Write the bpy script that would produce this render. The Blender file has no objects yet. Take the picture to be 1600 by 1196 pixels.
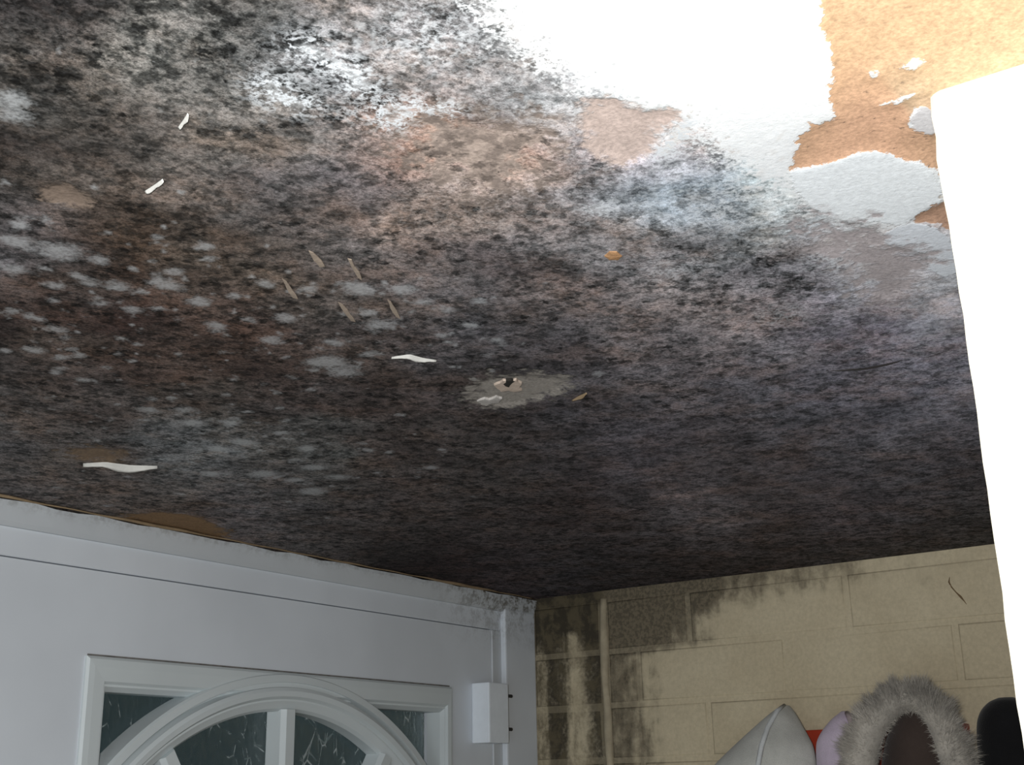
import bpy, bmesh, math, random
import numpy as np
from mathutils import Vector, Matrix

C = bpy.context.scene.collection
SC = bpy.context.scene
rng = np.random.default_rng(7)
random.seed(7)

# ------------------------------------------------------------------ camera
EYE = Vector((0.0, 0.0, 1.82))
FWD = Vector((0.7811336472793519, 0.541942274027575, 0.31004644282732524))
RGT = Vector((0.5748408287474435, -0.8180596861203235, -0.0183404348277278))
UPV = Vector((-0.2436970387448512, -0.19255368489472874, 0.9505444922466554))
FPX = 1955.498                       # focal length in pixels of a 1600 px wide frame
cam = bpy.data.cameras.new('camera')
cam.sensor_fit = 'HORIZONTAL'; cam.sensor_width = 36.0; cam.lens = FPX / 1600 * 36
cam.clip_start = 0.02
camo = bpy.data.objects.new('camera', cam); C.objects.link(camo)
M = Matrix.Identity(4)
for i in range(3):
    M[i][0] = RGT[i]; M[i][1] = UPV[i]; M[i][2] = -FWD[i]; M[i][3] = EYE[i]
camo.matrix_world = M
SC.camera = camo

# ------------------------------------------------------------------ light
SC.view_settings.view_transform = 'Standard'
SC.view_settings.look = 'None'
SC.view_settings.gamma = 1.0
SC.view_settings.use_curve_mapping = False
SC.view_settings.exposure = 0.0
w = bpy.data.worlds.new('dusk'); SC.world = w; w.use_nodes = True
w.node_tree.nodes['Background'].inputs[0].default_value = (0.45, 0.62, 0.66, 1)
w.node_tree.nodes['Background'].inputs[1].default_value = 0.06
fl = bpy.data.lights.new('camera_flash', 'SPOT')        # the compact camera's own flash
fl.energy = 31.0; fl.color = (1.0, 0.985, 0.97); fl.shadow_soft_size = 0.012
fl.spot_size = math.radians(125); fl.spot_blend = 0.7
flo = bpy.data.objects.new('camera_flash', fl); C.objects.link(flo)
FM = M.copy(); FM.translation = EYE - RGT * 0.035 + UPV * 0.03 - FWD * 0.01
flo.matrix_world = FM
dl = bpy.data.lights.new('ambient_fill', 'AREA')        # added cool ambient fill from behind the camera, lifts door and far surfaces
dl.shape = 'RECTANGLE'; dl.size = 1.0; dl.size_y = 1.2; dl.energy = 9.0; dl.color = (0.86, 0.94, 1.0)
dlo = bpy.data.objects.new('ambient_fill', dl); C.objects.link(dlo)
dlo.location = (-1.3, -0.05, 1.25)
dlo.rotation_euler = Vector((-1, -0.2, 0.0)).to_track_quat('Z', 'Y').to_euler()

# ------------------------------------------------------------------ room numbers
ZC = 2.095                           # ceiling
XB = 1.5763                          # brick wall
YD = 1.0601                          # front of the door frame
XN, YN = 0.4830, 0.1191              # free corner of the wall that ends beside the camera

def ray(px, py):
    return FWD * FPX + RGT * (px - 800) - UPV * (py - 598)
def on_x(px, py, X):
    d = ray(px, py); return EYE + d * (X / d.x)
def on_y(px, py, Y):
    d = ray(px, py); return EYE + d * (Y / d.y)
def on_z(px, py, Z=ZC):
    d = ray(px, py); return EYE + d * ((Z - EYE.z) / d.z)

# ------------------------------------------------------------------ node helper
class NT:
    def __init__(s, name, rough=0.8, spec=0.3):
        s.m = bpy.data.materials.new(name); s.m.use_nodes = True
        s.t = s.m.node_tree; s.b = s.t.nodes['Principled BSDF']
        s.b.inputs['Roughness'].default_value = rough
        s.b.inputs['Specular IOR Level'].default_value = spec
    def put(s, sock, v):
        if isinstance(v, bpy.types.NodeSocket): s.t.links.new(v, sock)
        elif isinstance(v, (tuple, list)) and len(v) == 3 and sock.type == 'RGBA': sock.default_value = (*v, 1)
        else: sock.default_value = v
    def n(s, typ, **kw):
        nd = s.t.nodes.new(typ)
        for k, v in kw.items(): setattr(nd, k, v)
        return nd
    def m_(s, op, a, b=0.0, c=0.0, clamp=False):
        nd = s.n('ShaderNodeMath', operation=op, use_clamp=clamp)
        for i, v in enumerate((a, b, c)): s.put(nd.inputs[i], v)
        return nd.outputs[0]
    def ss(s, x, lo, hi, o0=0.0, o1=1.0):
        nd = s.n('ShaderNodeMapRange', interpolation_type='SMOOTHSTEP')
        for i, v in enumerate((x, lo, hi, o0, o1)): s.put(nd.inputs[i], v)
        return nd.outputs[0]
    def mix(s, f, a, b, mode='MIX'):
        nd = s.n('ShaderNodeMix', data_type='RGBA', blend_type=mode)
        s.put(nd.inputs[0], f); s.put(nd.inputs[6], a); s.put(nd.inputs[7], b)
        return nd.outputs[2]
    def scale(s, col, f):
        nd = s.n('ShaderNodeVectorMath', operation='SCALE')
        s.put(nd.inputs[0], col); s.put(nd.inputs[3], f); return nd.outputs[0]
    def obj(s): return s.n('ShaderNodeTexCoord').outputs['Object']
    def pos(s): return s.n('ShaderNodeNewGeometry').outputs['Position']
    def sep(s, v):
        nd = s.n('ShaderNodeSeparateXYZ'); s.put(nd.inputs[0], v); return nd.outputs
    def noise(s, v, sc, det=4, rough=0.6, dist=0.0, col=False):
        nd = s.n('ShaderNodeTexNoise')
        s.put(nd.inputs['Vector'], v); s.put(nd.inputs['Scale'], sc); s.put(nd.inputs['Detail'], det)
        s.put(nd.inputs['Roughness'], rough); s.put(nd.inputs['Distortion'], dist)
        return nd.outputs[1 if col else 0]
    def voro(s, v, sc, feat='F1', rnd=1.0):
        nd = s.n('ShaderNodeTexVoronoi', feature=feat)
        s.put(nd.inputs['Vector'], v); s.put(nd.inputs['Scale'], sc); s.put(nd.inputs['Randomness'], rnd)
        return nd.outputs
    def stretch(s, v, k):
        nd = s.n('ShaderNodeVectorMath', operation='MULTIPLY'); s.put(nd.inputs[0], v); s.put(nd.inputs[1], k); return nd.outputs[0]
    def attr(s, name):
        return s.n('ShaderNodeAttribute', attribute_name=name).outputs
    def bump(s, h, strength=0.5, dist=0.002):
        nd = s.n('ShaderNodeBump'); s.put(nd.inputs['Height'], h)
        nd.inputs['Strength'].default_value = strength; nd.inputs['Distance'].default_value = dist
        s.t.links.new(nd.outputs[0], s.b.inputs['Normal'])
    def done(s, col): s.put(s.b.inputs['Base Color'], col); return s.m

def plain(name, col, rough=0.7, var=0.12, sc=60, bump=0.15, spec=0.3, metal=0.0):
    k = NT(name, rough, spec); p = k.obj()
    f = k.noise(p, sc, 5)
    k.b.inputs['Metallic'].default_value = metal
    if bump: k.bump(k.noise(p, sc * 4, 3), bump, 0.001)
    return k.done(k.scale(k.mix(0.0, col, col), k.ss(f, 0.2, 0.8, 1 - var, 1 + var)))

# ------------------------------------------------------------------ materials
def ceiling_material():
    k = NT('mouldy_ceiling', 0.92, 0.12); p = k.obj()
    base = k.attr('base')[0]; ms = k.sep(k.attr('mould')[1]); under = k.attr('under')[0]
    sd = k.attr('sd')[2]; wsd = k.attr('wsd')[2]; wcol = k.attr('white')[0]
    spk, blm, lace = ms[0], ms[1], ms[2]
    nA = k.noise(p, 30, 4, 0.6); nB = k.noise(p, 150, 4, 0.62, 0.15); nC = k.noise(p, 470, 3, 0.62); nD = k.noise(p, 1250, 2, 0.6)
    n0 = k.noise(p, 72, 3, 0.55)
    # dark colonies: round dots that clot together, over a paler ground
    jit = k.n('ShaderNodeVectorMath', operation='MULTIPLY_ADD'); k.put(jit.inputs[0], k.noise(p, 260, 2, 0.6, 0.0, True)); k.put(jit.inputs[1], (0.006, 0.006, 0.0)); k.put(jit.inputs[2], p)
    v1 = k.voro(jit.outputs[0], 105)
    dot = k.ss(k.m_('ADD', v1[0], k.m_('MULTIPLY', k.m_('SUBTRACT', nC, 0.5), 0.5)), 0.22, 0.60, 1.0, 0.0)
    gate = k.ss(k.m_('ADD', k.m_('MULTIPLY', n0, 0.6), k.m_('MULTIPLY', nA, 0.4)), 0.42, 0.58)
    clot = k.ss(k.m_('ADD', k.m_('MULTIPLY', nB, 0.6), k.m_('MULTIPLY', n0, 0.4)), 0.44, 0.60)
    d = k.m_('MAXIMUM', k.m_('MULTIPLY', dot, k.m_('ADD', 0.25, k.m_('MULTIPLY', gate, 0.75))), k.m_('MULTIPLY', clot, 0.8))
    fac = k.m_('ADD', 1.0, k.m_('MULTIPLY', spk, k.m_('SUBTRACT', 0.72, k.m_('MULTIPLY', d, 1.50))))
    fac = k.m_('MAXIMUM', fac, 0.16)
    gr = k.m_('MULTIPLY', k.ss(nC, 0.22, 0.78, 0.50, 1.50), k.ss(nD, 0.2, 0.8, 0.66, 1.34))
    fac = k.m_('MULTIPLY', fac, k.m_('ADD', 1.0, k.m_('MULTIPLY', k.m_('SUBTRACT', gr, 1.0), k.m_('ADD', 0.35, k.m_('MULTIPLY', spk, 0.65)))))
    fac = k.m_('MULTIPLY', fac, k.ss(k.noise(p, 21, 4, 0.6, 0.3), 0.33, 0.67, 0.70, 1.30))
    col = k.scale(base, fac)
    # hue drift between brown and slate mould
    hue = k.noise(p, 19, 5, 0.68)
    col = k.mix(k.ss(hue, 0.48, 0.64, 0.0, 0.6), col, k.mix(1.0, col, (1.14, 0.97, 0.84), 'MULTIPLY'))
    col = k.mix(k.ss(hue, 0.52, 0.36, 0.0, 0.55), col, k.mix(1.0, col, (0.92, 1.0, 1.045), 'MULTIPLY'))
    col = k.mix(k.m_('MULTIPLY', d, k.m_('MULTIPLY', spk, 0.5), clamp=True), col, k.mix(1.0, col, (0.90, 1.0, 0.99), 'MULTIPLY'))
    # sound white paint, overgrown from its edge inwards
    cl = k.m_('ADD', k.attr('clean')[2], k.m_('ADD', k.m_('MULTIPLY', k.m_('SUBTRACT', nB, 0.5), 0.9), k.m_('MULTIPLY', k.m_('SUBTRACT', nC, 0.5), 0.9)))
    cf = k.ss(cl, 0.30, 0.62)
    cwhite = k.scale(k.mix(0.0, (0.80, 0.83, 0.855), (1, 1, 1)), k.ss(nC, 0.2, 0.8, 0.93, 1.05))
    v3 = k.voro(p, 55)
    cwhite = k.mix(k.m_('MULTIPLY', k.ss(v3[0], 0.03, 0.10, 1.0, 0.0), k.ss(nA, 0.55, 0.62, 0.0, 0.45)), cwhite, (0.12, 0.12, 0.12))
    col = k.mix(cf, col, cwhite)
    # pale furry bloom
    bl = k.m_('MULTIPLY', k.ss(k.m_('ADD', blm, k.m_('ADD', k.m_('MULTIPLY', k.m_('SUBTRACT', nB, 0.5), 0.9), k.m_('MULTIPLY', k.m_('SUBTRACT', nC, 0.5), 0.5))), 0.22, 0.88), k.ss(nC, 0.25, 0.6, 0.68, 1.0))
    col = k.mix(k.m_('MULTIPLY', bl, 0.95, clamp=True), col, k.attr('bloomcol')[0])
    # lacy flaking edges
    rg = k.m_('SUBTRACT', 1.0, k.m_('ABSOLUTE', k.m_('SUBTRACT', k.m_('MULTIPLY', k.noise(p, 95, 4, 0.65, 0.4), 2.0), 1.0)))
    rg = k.m_('MULTIPLY', k.ss(rg, 0.80, 0.99), k.ss(nC, 0.35, 0.6))
    lc = k.m_('MULTIPLY', lace, rg)
    col = k.mix(k.m_('MULTIPLY', lc, 0.85, clamp=True), col, (0.62, 0.66, 0.70))
    # torn white paint left on the plaster
    wob = k.m_('ADD', k.m_('MULTIPLY', k.m_('SUBTRACT', nB, 0.5), 0.006), k.m_('MULTIPLY', k.m_('SUBTRACT', nC, 0.5), 0.004))
    wf = k.ss(k.m_('ADD', wsd, wob), -0.0008, 0.0008)
    wc = k.scale(wcol, k.ss(nC, 0.2, 0.8, 0.88, 1.08))
    wc = k.mix(k.m_('MULTIPLY', k.m_('MULTIPLY', dot, k.ss(nA, 0.52, 0.66)), 0.10), wc, (0.1, 0.1, 0.1))
    col = k.mix(wf, col, wc)
    # bare plaster where paint has come away
    soft = k.attr('softness')[2]
    wob2 = k.m_('MULTIPLY', soft, k.m_('ADD', k.m_('MULTIPLY', k.m_('SUBTRACT', n0, 0.5), 5.0), k.m_('MULTIPLY', k.m_('SUBTRACT', nB, 0.5), 4.5)))
    uf = k.ss(k.m_('ADD', k.m_('ADD', sd, wob2), wob), k.m_('MULTIPLY', soft, -1.0), soft)
    uc = k.scale(under, k.ss(nB, 0.25, 0.75, 0.88, 1.12))
    us = k.attr('specks')[2]
    v2 = k.voro(jit.outputs[0], 190)
    sp = k.m_('MULTIPLY', k.ss(k.m_('ADD', v2[0], k.m_('MULTIPLY', nC, 0.35)), 0.22, 0.42, 1.0, 0.0), k.ss(n0, 0.40, 0.54))
    uc = k.mix(k.m_('MULTIPLY', k.m_('MAXIMUM', k.m_('MULTIPLY', sp, 0.85), k.m_('MULTIPLY', k.m_('MULTIPLY', d, 0.75), k.ss(us, 0.92, 1.0))), us, clamp=True), uc, (0.06, 0.05, 0.045))
    uc = k.scale(uc, k.ss(nC, 0.25, 0.75, 0.82, 1.18))
    col = k.mix(uf, col, uc)
    h = k.m_('ADD', k.m_('MULTIPLY', nB, 0.6), k.m_('MULTIPLY', nC, 0.4))
    h = k.m_('ADD', h, k.m_('MULTIPLY', k.m_('MAXIMUM', wf, 0.0), 0.4))
    h = k.m_('SUBTRACT', h, k.m_('MULTIPLY', uf, 0.8))
    k.bump(h, 0.35, 0.0015)
    return k.done(col)

def wall_paint(name, mortar=False):
    """cream masonry paint with black mould in the damp corner and along the ceiling"""
    k = NT(name, 0.75, 0.25); p = k.pos(); x, y, z = k.sep(p)[0:3]
    nA = k.noise(p, 9, 5, 0.6, 0.3); nB = k.noise(p, 45, 5, 0.65, 0.3); nC = k.noise(p, 220, 4, 0.6)
    nS = k.noise(k.stretch(p, (1, 1.0, 0.18)), 60, 4, 0.6, 0.3)
    base = k.mix(k.ss(nA, 0.3, 0.7), (0.52, 0.445, 0.305), (0.58, 0.505, 0.355))
    base = k.scale(base, k.ss(nC, 0.2, 0.8, 0.90, 1.10))
    y = k.m_('ADD', y, k.m_('ADD', k.m_('MULTIPLY', k.m_('SUBTRACT', nA, 0.5), 0.030), k.m_('MULTIPLY', k.m_('SUBTRACT', nS, 0.5), 0.035)))
    # damp stain: strongest in the corner pier, a tongue along the top
    g = lambda v, c, r: k.m_('EXPONENT', k.m_('MULTIPLY', k.m_('POWER', k.m_('ABSOLUTE', k.m_('DIVIDE', k.m_('SUBTRACT', v, c), r)), 2.0), -1.0))
    pier = k.ss(k.sep(p)[1], 0.930, 0.950)
    pier_m = k.m_('MULTIPLY', pier, k.m_('ADD', 1.12, k.m_('MULTIPLY', g(z, 2.085, 0.06), 0.6)))
    pale = k.m_('MULTIPLY', g(y, 0.990, 0.020), k.ss(z, 2.065, 2.03))
    pier_m = k.m_('SUBTRACT', pier_m, k.m_('MULTIPLY', pale, 0.75))
    edge = k.m_('MULTIPLY', k.ss(y, 1.030, 1.045), k.ss(z, 2.07, 1.99))
    pier_m = k.m_('SUBTRACT', pier_m, k.m_('MULTIPLY', edge, 0.5))
    rest = k.m_('MULTIPLY', k.m_('SUBTRACT', 1.0, pier), k.m_('ADD',
        k.m_('MULTIPLY', k.ss(y, 0.72, 0.83), k.m_('MULTIPLY', k.ss(z, 1.995, 2.012), 0.88)),
        k.m_('MULTIPLY', k.ss(y, 0.82, 0.92), 0.9)))
    top = k.m_('MULTIPLY', k.ss(y, 0.35, 0.86), k.m_('MULTIPLY', k.ss(z, 2.03, 2.088), 1.15))
    mk = k.m_('ADD', k.m_('ADD', pier_m, rest), top)
    nz = k.m_('ADD', k.m_('MULTIPLY', nB, 0.5), k.m_('ADD', k.m_('MULTIPLY', nC, 0.25), k.m_('MULTIPLY', nS, 0.25)))
    mk = k.m_('ADD', mk, k.m_('MULTIPLY', k.m_('SUBTRACT', nz, 0.5), 2.8))
    f = k.ss(mk, 0.15, 1.1, 0.0, 0.95)
    if mortar: f = k.m_('MULTIPLY', f, k.ss(z, 2.072, 2.080, 0.80, 1.0))
    dark = k.mix(k.ss(nB, 0.42, 0.6), (0.022, 0.018, 0.012), (0.080, 0.065, 0.038))
    dark = k.mix(k.m_('SUBTRACT', 1.0, pier), dark, k.mix(k.ss(nC, 0.4, 0.6), (0.085, 0.072, 0.05), (0.16, 0.132, 0.09)))
    col = k.mix(f, base, dark)
    k.bump(k.m_('ADD', k.m_('MULTIPLY', nC, 0.6), nB), 0.35, 0.0012)
    return k.done(col)

def pvc_material(name, col=(0.60, 0.645, 0.70), dirt=0.5, rough=0.42):
    k = NT(name, rough, 0.4); p = k.pos(); x, y, z = k.sep(p)[0:3]
    nB = k.noise(p, 70, 5, 0.65); nC = k.noise(p, 260, 3, 0.6); nA = k.noise(p, 5, 3)
    c = k.scale(k.mix(0.0, col, col), k.ss(nA, 0.3, 0.7, 0.95, 1.05))
    m = k.m_('MULTIPLY', k.ss(x, 1.30, 1.50), k.ss(z, 2.0, 2.08))
    m = k.m_('ADD', m, k.m_('MULTIPLY', k.ss(z, 2.078, 2.095), 0.5))
    s = k.m_('MULTIPLY', k.ss(k.m_('ADD', nB, k.m_('MULTIPLY', nC, 0.6)), 0.70, 0.98), m)
    c = k.mix(k.m_('MULTIPLY', s, dirt, clamp=True), c, (0.10, 0.085, 0.06))
    d2 = k.ss(k.voro(p, 60)[0], 0.04, 0.09, 1.0, 0.0)
    c = k.mix(k.m_('MULTIPLY', k.m_('MULTIPLY', d2, k.ss(nB, 0.5, 0.6)), k.m_('MULTIPLY', m, 0.9), clamp=True), c, (0.04, 0.035, 0.03))
    k.bump(nC, 0.08, 0.0006)
    return k.done(c)

def glass_material():
    k = NT('textured_glass', 0.16, 0.5); p = k.pos()
    k.b.inputs['Transmission Weight'].default_value = 1.0
    k.b.inputs['IOR'].default_value = 1.45
    q = k.stretch(p, (1.0, 1.0, 0.45))
    e = k.voro(k.m_mix(q) if hasattr(k, 'm_mix') else q, 62, 'DISTANCE_TO_EDGE')
    nB = k.noise(p, 28, 4, 0.6, 0.6); nC = k.noise(k.stretch(p, (1, 1, 0.35)), 120, 4, 0.6, 1.2)
    vein = k.m_('MULTIPLY', k.ss(e[0], 0.0, 0.035, 1.0, 0.0), k.ss(nB, 0.50, 0.62))
    haze = k.ss(nC, 0.60, 0.80, 0.0, 0.12)
    f = k.m_('ADD', k.m_('MULTIPLY', vein, 0.9), haze, clamp=True)
    k.put(k.b.inputs['Transmission Weight'], k.m_('SUBTRACT', 1.0, k.m_('MULTIPLY', f, 0.8)))
    k.put(k.b.inputs['Roughness'], k.ss(f, 0.0, 1.0, 0.14, 0.6))
    k.bump(k.m_('ADD', nC, k.m_('MULTIPLY', e[0], 1.2)), 0.5, 0.002)
    return k.done(k.mix(f, (0.72, 0.82, 0.82), (0.62, 0.68, 0.70)))

M_CEIL = ceiling_material()
M_BRICK = wall_paint('cream_brick_paint')
M_MORTAR = wall_paint('cream_mortar_paint', True)
M_BEADLINE = plain('pale_mortar_bead', (0.40, 0.345, 0.245), 0.85, 0.25, 30, 0.4)
M_PVC = pvc_material('white_pvc', (0.66, 0.705, 0.755))
M_PVC2 = pvc_material('greyer_white_pvc', (0.54, 0.575, 0.605), 0.8)  # greyer base tone than the other pvc, with stronger dirt specks
M_BEADING = pvc_material('glazing_bead_pvc', (0.60, 0.655, 0.67), 0.4)
M_HINGE = plain('hinge_white', (0.78, 0.84, 0.90), 0.4, 0.04)
M_GLASS = glass_material()
M_CREAM = plain('cream_gloss_paint', (0.82, 0.80, 0.66), 0.55, 0.05, 14, 0.2)
M_FLOOR = plain('floor_laminate', (0.30, 0.21, 0.13), 0.5, 0.25, 9, 0.1)
M_HALL = plain('hall_paint', (0.62, 0.58, 0.50), 0.8, 0.06, 20, 0.1)
M_DARK = plain('screw_dark', (0.03, 0.03, 0.03), 0.5)
M_PLAST = plain('bare_plaster', (0.33, 0.265, 0.215), 0.9, 0.18, 90, 0.5)
M_OCHRE = plain('ochre_plaster', (0.26, 0.19, 0.115), 0.9, 0.25, 60, 0.5)
M_FLAKE = plain('white_paint_flake', (0.58, 0.58, 0.55), 0.7, 0.12, 90, 0.3)
M_HOLE = plain('hole_dark', (0.02, 0.018, 0.015), 0.9)
M_CRACK = plain('crack_dark', (0.055, 0.05, 0.05), 0.9)
M_RED = plain('red_gloss', (0.40, 0.045, 0.02), 0.4, 0.08)
M_STEEL = plain('hook_steel', (0.35, 0.35, 0.36), 0.35, 0.05, metal=1.0)

def cloth(name, col, sc=700, var=0.15, rough=0.9):
    k = NT(name, rough, 0.15); p = k.obj()
    n1 = k.noise(p, sc, 2); n2 = k.noise(p, 22, 4)
    k.b.inputs['Sheen Weight'].default_value = 0.15
    k.bump(k.m_('ADD', k.m_('MULTIPLY', n1, 0.4), n2), 0.5, 0.002)
    return k.done(k.scale(k.mix(0.0, col, col), k.m_('MULTIPLY', k.ss(n2, 0.25, 0.75, 1 - var, 1 + var), k.ss(n1, 0.2, 0.8, 0.92, 1.08))))
M_GREY = cloth('pale_grey_cloth', (0.50, 0.50, 0.465)); M_GREY2 = cloth('pale_grey_piping', (0.58, 0.60, 0.60))
M_LILAC = cloth('lilac_cloth', (0.55, 0.47, 0.57)); M_LINING = cloth('lilac_lining', (0.55, 0.43, 0.45))
M_BROWN = cloth('dark_brown_cloth', (0.055, 0.040, 0.034)); M_BLACK = cloth('black_cloth', (0.008, 0.008, 0.009))
M_FUR = cloth('grey_fur', (0.36, 0.335, 0.295), 300, 0.3)

# ------------------------------------------------------------------ object helpers
def link(name, me, mat, parent=None, kind=None):
    o = bpy.data.objects.new(name, me); C.objects.link(o)
    if mat: me.materials.append(mat)
    if parent: o.parent = parent
    if kind: o['kind'] = kind
    return o
def pyobj(name, v, f, mat, parent=None, kind=None, smooth=False):
    me = bpy.data.meshes.new(name); me.from_pydata([tuple(a) for a in v], [], f); me.update()
    if smooth: me.polygons.foreach_set('use_smooth', [True] * len(me.polygons))
    return link(name, me, mat, parent, kind)
def bmobj(name, bm, mat, parent=None, kind=None, smooth=False):
    bmesh.ops.recalc_face_normals(bm, faces=bm.faces)
    me = bpy.data.meshes.new(name); bm.to_mesh(me); bm.free()
    if smooth: me.polygons.foreach_set('use_smooth', [True] * len(me.polygons))
    return link(name, me, mat, parent, kind)
def empty(name, loc=(0, 0, 0)):
    o = bpy.data.objects.new(name, None); o.location = loc; o.empty_display_size = 0.05; C.objects.link(o); return o
def tag(o, label=None, cat=None, group=None, kind=None):
    if label: o['label'] = label
    if cat: o['category'] = cat
    if group: o['group'] = group
    if kind: o['kind'] = kind
    return o
def box(bm, a, b, bev=0.0, seg=1):
    a, b = [min(p, q) for p, q in zip(a, b)], [max(p, q) for p, q in zip(a, b)]
    r = bmesh.ops.create_cube(bm, size=1.0)
    for v in r['verts']:
        v.co = Vector([(a[i] + b[i]) / 2 + v.co[i] * (b[i] - a[i]) for i in range(3)])
    if bev:
        es = list({e for v in r['verts'] for e in v.link_edges})
        bmesh.ops.bevel(bm, geom=es, offset=bev, segments=seg, affect='EDGES', profile=0.6)
def boxobj(name, a, b, mat, parent=None, kind=None, bev=0.0, seg=1):
    bm = bmesh.new(); box(bm, a, b, bev, seg); return bmobj(name, bm, mat, parent, kind)
def tube(bm, pts, rad, n=8, cap=True):
    pts = [Vector(p) for p in pts]; rings = []
    rad = rad if isinstance(rad, (list, tuple)) else [rad] * len(pts)
    ref = Vector((0.13, 0.2, 0.97))
    for i, p in enumerate(pts):
        t = (pts[min(i + 1, len(pts) - 1)] - pts[max(i - 1, 0)]).normalized()
        u = t.cross(ref)
        if u.length < 1e-3: u = t.cross(Vector((1, 0, 0)))
        u.normalize(); v = t.cross(u)
        rings.append([bm.verts.new(p + (u * math.cos(2 * math.pi * j / n) + v * math.sin(2 * math.pi * j / n)) * rad[i]) for j in range(n)])
    for a, b in zip(rings, rings[1:]):
        for j in range(n): bm.faces.new((a[j], a[(j + 1) % n], b[(j + 1) % n], b[j]))
    if cap: bm.faces.new(rings[0][::-1]); bm.faces.new(rings[-1])

# ------------------------------------------------------------------ room shell
floor = boxobj('floor', (-1.6, -0.95, -0.06), (XB + 0.25, 1.2, 0.0), M_FLOOR, None, 'structure')
tag(floor, 'dark wood laminate floor of the small entrance porch', 'floor')
wl = boxobj('wall_left', (-1.6, YD + 0.002, 0), (0.5848, YD + 0.2, ZC + 0.1), M_HALL, None, 'structure')
tag(wl, 'plain cream wall beside the white front door', 'wall')
wbk = boxobj('wall_back', (-1.6, -0.95, 0), (XB + 0.25, -0.82, ZC + 0.1), M_HALL, None, 'structure')
tag(wbk, 'plain cream wall behind the pale wall end', 'wall')

# wall end beside the camera: a slab with a slightly chipped free edge
def wall_end():
    ny, nz = 46, 210
    ys = np.concatenate([np.linspace(-0.82, 0.06, 14), np.linspace(0.066, YN, 32)]); ny = len(ys)
    zs = np.linspace(0, ZC + 0.002, nz)
    v = []; f = []
    jit = np.cumsum(rng.normal(0, 0.0003, nz)); jit -= np.linspace(jit[0], jit[-1], nz)
    jit = np.clip(jit, -0.0009, 0.0009) + rng.normal(0, 0.0002, nz)
    for j, z in enumerate(zs):
        for i, y in enumerate(ys):
            e = max(0, (y - 0.09) / (YN - 0.09))
            v.append((XN + 0.0035 * max(0, (y - YN + 0.006) / 0.006) ** 2, y + jit[j] * e, z))
    nf = len(v)
    for j, z in enumerate(zs): v.append((XN + 0.11, YN + jit[j], z)); v.append((XN + 0.11, -0.82, z))
    for j in range(nz - 1):
        for i in range(ny - 1):
            a = j * ny + i; f.append((a, a + ny, a + ny + 1, a + 1))
        a = j * ny + ny - 1; b = nf + 2 * j
        f.append((a, a + ny, b + 2, b)); f.append((b, b + 2, b + 3, b + 1))
    o = pyobj('wall_right', v, f, M_CREAM, None, 'structure')
    return tag(o, 'cream painted wall end standing close beside the camera, edge slightly chipped', 'wall')
wall_r = wall_end()

# ------------------------------------------------------------------ ceiling
def seg_dist(P, poly):
    """signed distance (positive inside) of points P to polygon"""
    poly = np.asarray(poly); n = len(poly)
    d = np.full(len(P), 1e9); ins = np.zeros(len(P), bool)
    for i in range(n):
        a, b = poly[i], poly[(i + 1) % n]
        ab = b - a; t = np.clip(((P - a) @ ab) / (ab @ ab + 1e-12), 0, 1)
        d = np.minimum(d, np.hypot(*(P - a - t[:, None] * ab).T))
        c = ((a[1] > P[:, 1]) != (b[1] > P[:, 1])) & (P[:, 0] < (b[0] - a[0]) * (P[:, 1] - a[1]) / (b[1] - a[1] + 1e-12) + a[0])
        ins ^= c
    return np.where(ins, d, -d)
cxy = lambda pts: np.array([tuple(on_z(*q))[:2] for q in pts])

# bare plaster and torn paint: outline on the ceiling, albedo, edge softness, speck density
BARE = [
 ([(1290,-40),(1283,45),(1299,80),(1296,112),(1303,128),(1294,152),(1306,186),(1283,192),(1262,188),(1268,199),(1258,210),(1244,214),(1246,226),(1232,268),(1262,262),(1300,252),(1345,238),(1372,236),(1395,241),(1412,250),(1440,255),(1462,268),(1500,330),(1760,240),(1800,-60)],(0.555,0.375,0.235),0.0006,0.2),
 ([(1424,346),(1440,330),(1478,312),(1520,330),(1510,366),(1488,362),(1462,348),(1440,350)],(0.45,0.285,0.20),0.0006,0.3),
 ([(905,192),(918,152),(955,149),(985,163),(1020,172),(1056,176),(1060,190),(1032,198),(1028,226),(1012,244),(985,258),(950,245),(930,240)],(0.50,0.41,0.375),0.004,0.15),
 ([(628,200),(660,184),(720,186),(800,192),(850,190),(866,215),(850,240),(838,285),(790,290),(742,305),(700,286),(670,262),(640,232)],(0.44,0.36,0.315),0.016,1.0),
 ([(66,292),(92,285),(118,292),(139,305),(136,322),(118,326),(92,319),(72,310)],(0.20,0.155,0.125),0.003,0.1),
 ([(196,806),(240,800),(290,803),(320,812),(352,826),(352,842),(300,834),(215,822)],(0.24,0.15,0.08),0.008,0.5),
 ([(110,700),(150,698),(185,704),(196,716),(160,722),(120,716)],(0.20,0.145,0.10),0.010,0.3),
 ([(1262,348),(1300,335),(1370,360),(1380,378),(1450,398),(1446,428),(1400,470),(1340,460),(1335,420),(1310,400),(1275,392)],(0.40,0.365,0.375),0.014,0.25),
 ([(733,607),(750,594),(776,588),(812,586),(850,586),(884,590),(898,597),(882,608),(856,620),(820,630),(786,636),(754,634),(738,622)],(0.30,0.28,0.255),0.010,0.3),
]
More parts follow.
